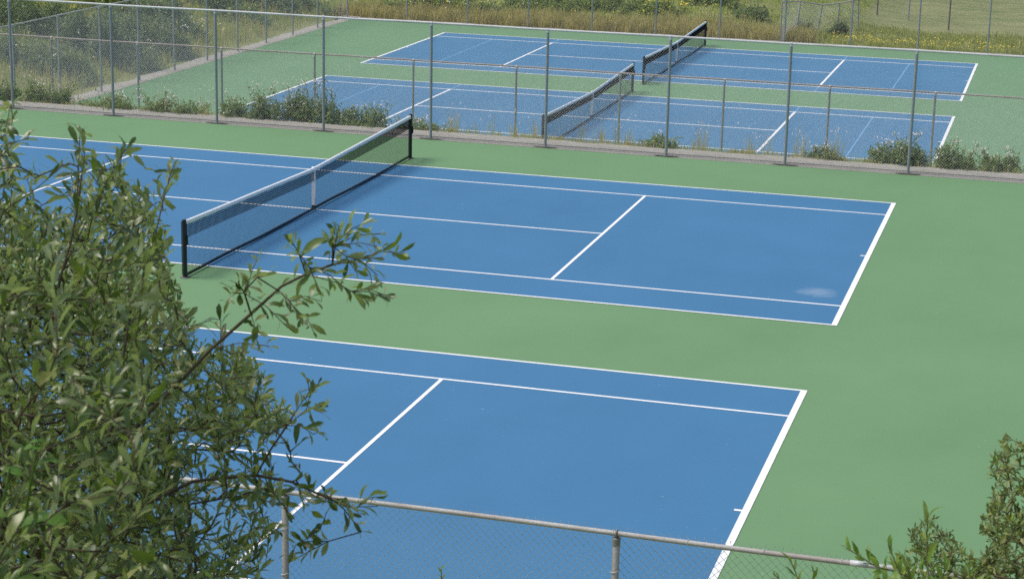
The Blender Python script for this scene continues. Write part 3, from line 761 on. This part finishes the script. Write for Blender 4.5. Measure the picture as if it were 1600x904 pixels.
# bramble shoots with three-fold leaves inside the willow
LEAF_ROUND = (np.array([(0, 0, 0)] + [(t, s*w, z) for t, w, z in ((.12, .6, .0), (.42, 1., .02), (.74, .72, .01)) for s in (-1, 0, 1)] + [(1, 0, -.06)], float),
           [(0, 1, 2), (0, 2, 3), (7, 10, 8), (8, 10, 9)], [(1, 4, 5, 2), (2, 5, 6, 3), (4, 7, 8, 5), (5, 8, 9, 6)])
def bramble():
    b = np.array([12.75, -29.2, 0]); b[2] = float(h(b[0], b[1]))-.05
    root = empty('bramble_shoot', b, 'bright green bramble shoots with three part leaves rising through the willow at the far left', 'plant')
    c = MB(); f = MB(); P, Dv, N, Ln = [], [], [], []
    toward = unit(CAM-at(60, 700, 3.9))
    cans = [[b, at(60, 1100, 4.3), at(30, 900, 3.95), at(42, 790, 3.85), at(54, 720, 3.8), at(59, 688, 3.8)], [b, at(0, 1100, 4.2), at(-10, 850, 3.85), at(10, 760, 3.8), at(15, 728, 3.8)], [b, at(90, 1100, 4.2), at(70, 900, 3.9), at(66, 815, 3.8)]]
    for k in cans:
        k = np.array(k); t = np.linspace(0, len(k)-1, 24); pts = np.stack([np.interp(t, np.arange(len(k)), k[:, j]) for j in range(3)], 1)
        c.tube(pts, np.linspace(.005, .0016, 24), 6)
    for (u, v, size, dd) in ((50, 698, .024, 3.8), (75, 718, .027, 3.8), (15, 735, .030, 3.8), (68, 812, .050, 3.78), (30, 905, .04, 3.8), (59, 688, .017, 3.8), (-20, 800, .04, 3.8)):
        p = at(u, v, dd)
        a0 = rng.uniform(-.4, .4)
        for a in (-1.25, 0, 1.25):
            d = RI*math.sin(a0+a)+np.array([FW[0], FW[1], 0])*math.cos(a0+a)*.8+np.array([0, 0, -.12])
            P.append(p); Dv.append(d); N.append(np.array([0, 0, 1.])+toward*.35+rng.normal(0, .1, 3)); Ln.append(size*(1.1 if a == 0 else .95))
    Ln = np.array(Ln); leaves(f, np.array(P), np.array(Dv), np.array(N), Ln, Ln*.78, LEAF_ROUND, .08, .1)
    c.build('canes', M['bramble'], root, smooth=True); f.build('foliage', M['bramble'], root, smooth=True)
bramble()

# ------------------------------------------------------------------ mid-distance bushes
M['bush'] = foliage('bramble_bush_leaf', [(0, (.07, .125, .032)), (.4, (.15, .22, .055)), (.75, (.24, .31, .09)), (1, (.38, .38, .18))], (.24, .29, .15), .35, .55)
M['bush_dark'] = foliage('dark_shrub_leaf', [(0, (.09, .14, .055)), (.5, (.17, .23, .09)), (1, (.30, .35, .15))], (.17, .21, .12), .3, .6)
M['weed'] = foliage('weed_leaf', [(0, (.13, .20, .04)), (.5, (.22, .30, .07)), (1, (.38, .37, .15))], (.26, .32, .14), .4, .6)
M['blossom'] = simple('pale_blossom', (.78, .70, .66), .8, .2, .2, 12)
M['yellow'] = simple('yellow_petals', (.75, .62, .06), .8, .2, .2, 12)
M['broom'] = foliage('broom_shrub_leaf', [(0, (.16, .24, .045)), (.5, (.29, .37, .065)), (1, (.46, .47, .09))], (.15, .18, .06), .25, .6)
M['conifer'] = foliage('young_conifer_needles', [(0, (.035, .07, .035)), (1, (.09, .13, .06))], (.06, .09, .05), .1, .6)
M['drygrass'] = foliage('dry_grass', [(0, (.27, .27, .10)), (.35, (.46, .40, .17)), (.7, (.62, .48, .26)), (1, (.75, .60, .38))], (.52, .43, .22), .5, .8, .1, .2)
M['greengrass'] = foliage('green_grass', [(0, (.26, .33, .075)), (.5, (.42, .48, .11)), (1, (.64, .60, .20))], (.44, .48, .17), .5, .8, .1, .2)
M['fieldgrass'] = foliage('field_grass', [(0, (.25, .28, .085)), (.6, (.40, .40, .13)), (1, (.58, .50, .22))], (.40, .40, .16), .5, .8, .1, .2)

def bush(name, label, cat, x0, x1, yc, hgt, n, ls, mat='bush', depth=.8, canes=30, blossoms=80, profile=None, group=None, bl='blossom', blsize=.03, clumpy=.95, shape=LEAF_MID, zoff=0., wid=.62):
    xc = (x0+x1)/2; W_ = (x1-x0)/2; z0 = float(h(xc, yc))
    root = empty(name, (xc, yc, z0), label, cat, group)
    # lumps of growth: each lump is a mound of arching shoots
    nl = max(4, int(W_*2*2.2/max(.5, hgt)*clumpy)+3); lumps = []
    for i in range(nl):
        a = (i+.5)/nl*2-1+rng.normal(0, .08); x = xc+a*W_*.92; pr = profile(a) if profile else (1-abs(a)**2.5*.65)
        y = yc+rng.uniform(-.5, .5)*depth*.7; hh = hgt*pr*rng.uniform(.62, 1.02); rx = max(W_/nl*1.9, .22)*rng.uniform(.8, 1.2)
        lumps.append((x, y, hh, rx, depth*rng.uniform(.45, .8)))
    n = int(n*1.6); wts = np.array([l[2]*l[3] for l in lumps]); wts /= wts.sum(); cnt = rng.multinomial(n, wts)
    P, Dv, N = [], [], []; stem = MB()
    for (x, y, hh, rx, ry), c in zip(lumps, cnt):
        if c == 0: continue
        nsp = max(3, c//9)
        th = rng.uniform(0, 2*math.pi, nsp); el = np.arcsin(rng.uniform(.0, 1., nsp)); rr = rng.uniform(.35, 1.08, nsp)**.6
        dirs = np.stack([np.cos(th)*np.cos(el), np.sin(th)*np.cos(el), np.sin(el)], 1)
        tip = np.stack([x+dirs[:, 0]*rx*rr, y+dirs[:, 1]*ry*rr, dirs[:, 2]*hh*rr], 1); tip[:, 2] += h(tip[:, 0], tip[:, 1])+zoff
        root_p = np.stack([np.full(nsp, x), np.full(nsp, y), h(np.full(nsp, x), np.full(nsp, y))+zoff], 1)+rng.normal(0, .06, (nsp, 3))*np.array([1, 1, 0])
        k = rng.integers(0, nsp, c); f = rng.uniform(.55, 1.05, c)[:, None]
        mid = (root_p+tip)/2+np.array([0, 0, .15])*hh
        q = (1-f)**2*root_p[k]+2*f*(1-f)*mid[k]+f*f*tip[k]+rng.normal(0, ls*.8, (c, 3))
        q[:, 2] = np.maximum(q[:, 2], h(q[:, 0], q[:, 1])+.02)
        P.append(q); Dv.append(unit(dirs[k]*.7+rng.normal(0, .6, (c, 3)))); N.append(unit(dirs[k]*.5+np.array([0, 0, .8])+rng.normal(0, .45, (c, 3))))
        m = min(nsp, 14)
        stem.prisms(root_p[:m], mid[:m], .006); stem.prisms(mid[:m], tip[:m], .004)
    bp = []
    for i in range(canes):                    # free-standing arching canes break the outline
        l = lumps[rng.integers(0, nl)]; x, y, hh = l[0]+rng.normal(0, l[3]*.5), l[1], l[2]
        z = float(h(x, y))+zoff; top = np.array([x+rng.normal(0, .22), y+rng.normal(0, .15), z+hh*rng.uniform(1.05, 1.5)]); a = np.array([x, y, z]); mid = (a+top)/2+rng.normal(0, .04, 3)
        stem.prisms([a, mid], [mid, top], .0045)
        c = int(10+8*rng.random()); f = rng.uniform(.45, 1., c)[:, None]; q = a*(1-f)+top*f+rng.normal(0, ls*.55, (c, 3))
        P.append(q); Dv.append(rng.normal(0, 1, (c, 3))+np.array([0, 0, .2])); N.append(rng.normal(0, .5, (c, 3))+np.array([0, 0, 1.]))
        if rng.random() < .6: bp.append(top)
    P = np.concatenate(P); Dv = np.concatenate(Dv); N = np.concatenate(N)
    f = MB(); Ln = ls*1.15*rng.uniform(.6, 1.35, len(P)); leaves(f, P, Dv, N, Ln, Ln*wid, shape); f.build('foliage', M[mat], root)
    stem.build('stems', M['cane'], root)
    if blossoms:
        Q = P[rng.integers(0, len(P), blossoms*3)]; hz = Q[:, 2]-h(Q[:, 0], Q[:, 1]); Q = Q[np.argsort(-hz-.3*rng.random(len(hz))*hgt)][:blossoms]+rng.normal(0, .03, (blossoms, 3))+np.array([0, -.02, .03])
        if bp: Q = np.concatenate([Q]+[np.array(bp)+rng.normal(0, .05, (len(bp), 3)) for _ in range(8)])
        b = MB(); n_ = len(Q)
        for _ in range(2): leaves(b, Q, rng.normal(0, 1, (n_, 3)), rng.normal(0, .5, (n_, 3))+np.array([0, -.3, 1.]), blsize*rng.uniform(.6, 1.4, n_), blsize, LEAF_LO)
        b.build('blossoms', M[bl], root)
    return root
g = 'bramble bushes along the gravel strip'
def xat(u, y, z=.3): d = ray(u, 180); return None
def xw(u, y):        # world x seen at pixel column u on the gravel strip at depth y
    v = 170+(u/1600)*105; d = ray(u, v); return CAM[0]+d[0]*(y-CAM[1])/d[1]
bush('bramble_bush', 'flowering bramble bush behind the middle fence at the far left of the photo', 'bush', xw(-160, 16), xw(118, 16), 16.0, .78, 5200, .062, canes=34, blossoms=240, group=g, profile=lambda a: 1-.25*abs(a))
bush('bramble_bush', 'wide bramble bush with pinkish blossom behind the fence, left of the nearest net', 'bush', xw(350, 16.1), xw(618, 16.1), 16.1, .90, 6000, .062, canes=46, blossoms=300, group=g, profile=lambda a: 1.0-.45*max(0, a)**1.5-.25*max(0, -a)**2)
bush('bramble_bush', 'long low bramble bush behind the middle fence at the right edge of the photo', 'bush', xw(1345, 16.1), xw(1600, 16.1), 16.1, .62, 5600, .060, canes=36, blossoms=240, group=g, profile=lambda a: .75+.45*math.exp(-((a+.25)/.35)**2)-.1*a)
bush('bramble_bush', 'small scruffy bramble clump behind the fence, just left of the right edge bush', 'bush', xw(1256, 15.9), xw(1314, 15.9), 15.9, .36, 600, .055, canes=14, blossoms=24, group=g, depth=.4)
bush('weed_clump', 'small leafy weed clump behind the middle fence just right of the lower court net', 'plant', xw(1005, 15.9), xw(1055, 15.9), 15.9, .38, 420, .06, 'weed', canes=9, blossoms=4, depth=.3, group='weeds along the gravel strip')
bush('weed_clump', 'yellow green weed patch behind the middle fence between the two left bramble bushes', 'plant', xw(112, 15.9), xw(352, 15.9), 15.85, .42, 1500, .055, 'weed', canes=40, blossoms=50, depth=.5, clumpy=.4, group='weeds along the gravel strip')
bush('weed_clump', 'low weeds behind the middle fence hugging the right side of the near net post', 'plant', xw(612, 15.9), xw(700, 15.9), 15.85, .28, 520, .05, 'weed', canes=14, blossoms=12, depth=.35, group='weeds along the gravel strip')

def blades(mb, x, y, hgt, wid, lean=.35, zoff=0.):
    n = len(x); z = h(x, y)+zoff; a = rng.uniform(0, 2*math.pi, n); L_ = hgt*rng.uniform(.5, 1.25, n); ln = np.abs(rng.normal(0, lean, n))
    dx, dy = np.cos(a), np.sin(a); w = wid*rng.uniform(.6, 1.3, n)
    fx = rng.uniform(-1, 1, n)*.5; px, py = np.cos(fx), np.sin(fx)
    b = np.stack([x, y, z-.02], 1); side = np.stack([px*w/2, py*w/2, 0*w], 1)
    mid = b+np.stack([dx*ln*L_*.3, dy*ln*L_*.3, L_*.6], 1); tip = b+np.stack([dx*ln*L_, dy*ln*L_, L_*(1-.25*ln)], 1)
    V = np.stack([b-side, b+side, mid+side*.8, mid-side*.8, tip], 1).reshape(-1, 3); B = (np.arange(n)*5)[:, None]
    mb.add(V, np.array([[0, 1, 2, 3]])+B, np.array([[3, 2, 4]])+B)
def tufts(name, xs_, ys_, per, hgt, wid, mat, spread=.12, lean=.35, label=None):
    xs_ = np.asarray(xs_); n = len(xs_)*per; cx = np.repeat(xs_, per)+rng.normal(0, spread, n); cy = np.repeat(ys_, per)+rng.normal(0, spread, n)
    hh = np.repeat(np.broadcast_to(hgt, (len(xs_),)), per)
    m = MB(); blades(m, cx, cy, hh, wid, lean); return tag(m.build(name, M[mat]), label, 'grass', kind='stuff')
# sparse weeds and seed heads on the gravel strip edge
tx = np.concatenate([rng.uniform(-13, -6, 60), rng.uniform(-1, 14.5, 150)]); ty = rng.normal(15.8, .12, len(tx))
tufts('strip_grass', tx, ty, 12, .16, .010, 'drygrass', .10, label='short dry grass tufts along the edge of the gravel strip')
tx = np.concatenate([rng.uniform(xw(900, 15.9), xw(1000, 15.9), 7), rng.uniform(xw(1080, 15.9), xw(1330, 15.9), 13), rng.uniform(xw(700, 15.9), xw(860, 15.9), 9), rng.uniform(xw(240, 15.9), xw(330, 15.9), 6)]); ty = rng.normal(15.95, .15, len(tx))
tufts('tall_strip_grass', tx, ty, 16, rng.uniform(.3, .75, len(tx)), .0075, 'drygrass', .07, .28, label='tall thin seeding grass stems behind the middle fence')
# seed heads
m = MB(); n = 230; sx_ = rng.choice(tx, n)+rng.normal(0, .12, n); sy = 15.95+rng.normal(0, .12, n); P = np.stack([sx_, sy, h(sx_, sy)+rng.uniform(.3, .8, n)], 1)
leaves(m, P, rng.normal(0, .4, (n, 3))+np.array([0, 0, 1.]), rng.normal(0, 1, (n, 3)), .07, .022, LEAF_LO); tag(m.build('seed_heads', M['blossom']), 'pale feathery seed heads on tall grass behind the middle fence', 'grass', kind='stuff')
# embankment grass between the fences
n = 2600; ex = rng.uniform(-17, 20, n); ey = rng.uniform(16.2, 21.2, n); tufts('embankment_grass', ex, ey, 6, .16, .014, 'greengrass', .12, label='grass on the short bank between the two fences')

# ------------------------------------------------------------------ far bank: long grass in bands, shrubs, flowers
def pick(n, f):
    out = []
    while len(out) < n:
        x, y = f();
        if x is not None: out.append((x, y))
    a = np.array(out); return a[:, 0], a[:, 1]
n = 5200; x = rng.uniform(-19, 4.0, n); y = 56.1+np.abs(rng.normal(0, .8, n)); tufts('tan_grass', x, y, 8, rng.uniform(.25, .7, n), .022, 'drygrass', .18, .3, label='tall tan seeding grass at the foot of the far bank')
n = 9000; x = rng.uniform(-34, 5.0, n); y = rng.uniform(57.5, 78, n); tufts('bank_grass', x, y, 7, rng.uniform(.10, .30, n), .030, 'greengrass', .2, .45, label='green rough grass covering the far bank')
n = 1500; x = rng.uniform(3, 20, n); y = rng.uniform(56.0, 63.5, n); y = y-(x-3)*.12; y = np.maximum(y, 55.9); tufts('verge_grass', x, y, 9, rng.uniform(.12, .34, n), .024, 'fieldgrass', .22, .5, label='uneven grass verge between far fence and mown field')
n = 3600; x = rng.uniform(-38, -18.9, n); y = rng.uniform(23, 60, n); tufts('side_bank_grass', x, y, 8, rng.uniform(.25, .7, n), .024, 'drygrass', .2, .4, label='dry mixed grass on the bank left of the far courts')
n = 3600; x = rng.uniform(-38, -19.1, n); y = rng.uniform(23, 60, n); tufts('side_bank_greens', x, y, 8, rng.uniform(.25, .6, n), .024, 'greengrass', .2, .4, label='green grass on the bank left of the far courts')
n = 5000; x = rng.uniform(4, 22, n); y = rng.uniform(-31.5, -19.6, n); tufts('near_bank_grass', x, y, 6, .35, .012, 'greengrass', .12, .45, label='grass on the steep bank below the camera')
# yellow flowers
def flowers(name, x, y, zl, zh, size, label, mat='yellow'):
    n = len(x); P = np.stack([x, y, h(x, y)+rng.uniform(zl, zh, n)], 1); m = MB()
    for _ in range(2): leaves(m, P, rng.normal(0, 1, (n, 3)), rng.normal(0, .5, (n, 3))+np.array([0, -.4, 1.]), size*rng.uniform(.6, 1.3, n), size*.9, LEAF_LO)
    tag(m.build(name, M[mat]), label, 'flowers', kind='stuff')
n = 420; fx = np.concatenate([rng.uniform(4.8, 12, 230), rng.uniform(11, 19, 190)]); fy = 57.4+rng.normal(0, .7, n)-(fx-5)*.10; flowers('yellow_flowers', fx, np.maximum(fy, 56), .12, .35, .058, 'band of yellow daisies behind the right part of the far fence')
n = 520; fx = rng.uniform(-30, 3, n); fy = rng.uniform(57, 76, n); flowers('bank_flowers', fx, fy, .4, .8, .07, 'scattered yellow flowers over the far bank')
n = 420; fx = rng.uniform(-34, -19.5, n); fy = rng.uniform(28, 58, n); flowers('side_bank_flowers', fx, fy, .4, .9, .065, 'scattered yellow flowers on the left bank')
n = 220; fx = np.concatenate([rng.normal(-20.5, .7, 110), rng.normal(-14.5, 2.2, 110)]); fy = np.concatenate([rng.normal(39, 3.5, 110), rng.normal(57.6, .6, 110)]); flowers('white_umbels', fx, fy, .6, 1.05, .07, 'white wild flower heads near the corner of the far courts', 'blossom')

gb = 'shrubs on the bank beyond the far fence'
def hit(u, v):            # where the view line through (u,v) meets the ground
    d = ray(u, v); t = 40.
    while t < 400:
        p = CAM+d*t
        if p[2] < float(h(p[0], p[1])): break
        t += .25
    return p
far = [ # u, v of foot, half width, height, mat, label
 (690, 12, 2.2, .9, 'broom', 'broad low yellow green shrub above the tan grass, left of the middle'),
 (850, 14, 2.3, 1.0, 'weed', 'bushy green shrub at the top edge of the photo beyond the far court'),
 (960, 12, 1.7, .8, 'weed', 'mid green shrub on the far bank, just left of the farthest net'),
 (1030, 22, 1.0, .8, 'broom', 'bright yellow green shrub just left above the farthest net'),
 (1110, 6, 1.6, 1.0, 'broom', 'flowering yellow broom shrub on the far bank above the farthest net post'),
 (1175, 28, .9, .7, 'bush', 'small green shrub at the right end of the tan grass band'),
 (760, 26, .7, .6, 'bush', 'rounded weed clump standing in the tan grass of the far bank'),
 (610, 22, .9, .6, 'weed', 'green weed clump near the left end of the tan grass band'),
]
for (u, v, hw, hh, mt, lb) in far:
    p = hit(u, v); bush('bank_shrub', lb, 'shrub', p[0]-hw, p[0]+hw, float(p[1]), hh, int(900*hw*hh)+300, .11, mt, depth=hw*.8, canes=10, blossoms=25 if mt == 'broom' else 0, bl='yellow', blsize=.08, group=gb)
gl = 'shrubs on the bank left of the far courts'
left = [
 (150, 95, 2.0, 1.9, 'bush_dark', 'big dark green shrub behind the left side fence, left of the second tall fence post'),
 (215, 80, 2.2, 1.9, 'bush_dark', 'dense dark shrub in the middle of the left bank'),
 (80, 60, 2.3, 1.5, 'bush_dark', 'grey green shrub on the left bank near the top left corner'),
 (265, 48, 1.6, 1.6, 'bush_dark', 'tall dark shrub high on the left bank behind the side fence'),
 (30, 105, 1.8, 1.2, 'bush', 'green shrub at the left photo edge behind the side fence'),
 (30, 25, 2.6, 1.3, 'broom', 'yellow green broom in the top left corner'),
 (345, 22, 2.2, 1.3, 'bush_dark', 'dark shrub at the top edge right of the first diagonal rail'),
 (410, 8, 2.2, 1.4, 'bush_dark', 'dark leaved shrub at the top edge beside the corner of the far fence'),
 (190, 20, 2.6, 1.3, 'bush', 'leafy green shrub at the top edge over the left bank'),
 (95, 118, 1.4, .9, 'bush', 'low leafy shrub at the foot of the left bank'),
 (480, 20, 1.3, .9, 'bush', 'small green shrub just behind the corner post of the far fence'),
]
for (u, v, hw, hh, mt, lb) in left:
    p = hit(u, v); hh *= 1.15; hw *= 1.05; bush('bank_shrub', lb, 'shrub', p[0]-hw, p[0]+hw, float(p[1]), hh, int(1100*hw*hh)+400, .10, mt, depth=hw*.8, canes=12, blossoms=25 if mt == 'broom' else 0, bl='yellow', blsize=.07, group=gl)
for (u, v, hw, hh, lb) in ((1252, 56, .45, 1.0, 'small dark young conifer inside the low bent enclosure'), (1312, 54, .40, .8, 'small bushy evergreen at the right end of the low bent enclosure')):
    p = hit(u, v); bush('young_conifer', lb, 'shrub', p[0]-hw, p[0]+hw, float(p[1]), hh, 900, .10, 'conifer', depth=.4, canes=6, blossoms=0, wid=.18, shape=LEAF_LO, group='young evergreens by the enclosure')

# ------------------------------------------------------------------ light
w = bpy.data.worlds.new('World'); scene.world = w; w.use_nodes = True; nt = w.node_tree; nt.nodes.clear()
EL, AZ = 60, 255      # sun comes from the left and slightly from behind the camera; AZ is the compass-like angle of the sun from +Y clockwise
sky = nt.nodes.new('ShaderNodeTexSky'); sky.sky_type = 'NISHITA'; sky.sun_disc = False
sky.sun_elevation = R(EL); sky.sun_rotation = R(AZ); sky.altitude = 50; sky.air_density = 1.0; sky.dust_density = 3.0; sky.ozone_density = 1.0
bg = nt.nodes.new('ShaderNodeBackground'); bg.inputs[1].default_value = .115; o = nt.nodes.new('ShaderNodeOutputWorld')
nt.links.new(sky.outputs[0], bg.inputs[0]); nt.links.new(bg.outputs[0], o.inputs[0])
sl = bpy.data.lights.new('sun', 'SUN'); sl.energy = 1.9; sl.angle = R(22); sl.color = (1, .955, .88)
so = bpy.data.objects.new('sun', sl); COL.objects.link(so)
sd = Vector((math.sin(R(AZ))*math.cos(R(EL)), math.cos(R(AZ))*math.cos(R(EL)), math.sin(R(EL))))
so.rotation_euler = sd.to_track_quat('Z', 'Y').to_euler(); so.location = (0, 0, 30)

# ------------------------------------------------------------------ camera
cam = bpy.data.cameras.new('camera'); co = bpy.data.objects.new('camera', cam); COL.objects.link(co)
cam.sensor_width = 36; cam.lens = 36*F_PX/1600; cam.clip_start = .1; cam.clip_end = 3000
mt = Matrix((( RI[0], UP[0], -FW[0], CAM[0]), (RI[1], UP[1], -FW[1], CAM[1]), (RI[2], UP[2], -FW[2], CAM[2]), (0, 0, 0, 1)))
co.matrix_world = mt
cam.dof.use_dof = True; cam.dof.focus_distance = 34; cam.dof.aperture_fstop = 16
scene.camera = co
vs = scene.view_settings; vs.view_transform = 'Standard'; vs.look = 'None'; vs.exposure = 0.42; vs.gamma = 1; vs.use_curve_mapping = False
scene.cycles.max_bounces = 6; scene.cycles.use_denoising = False
scene.cycles.transparent_max_bounces = 4
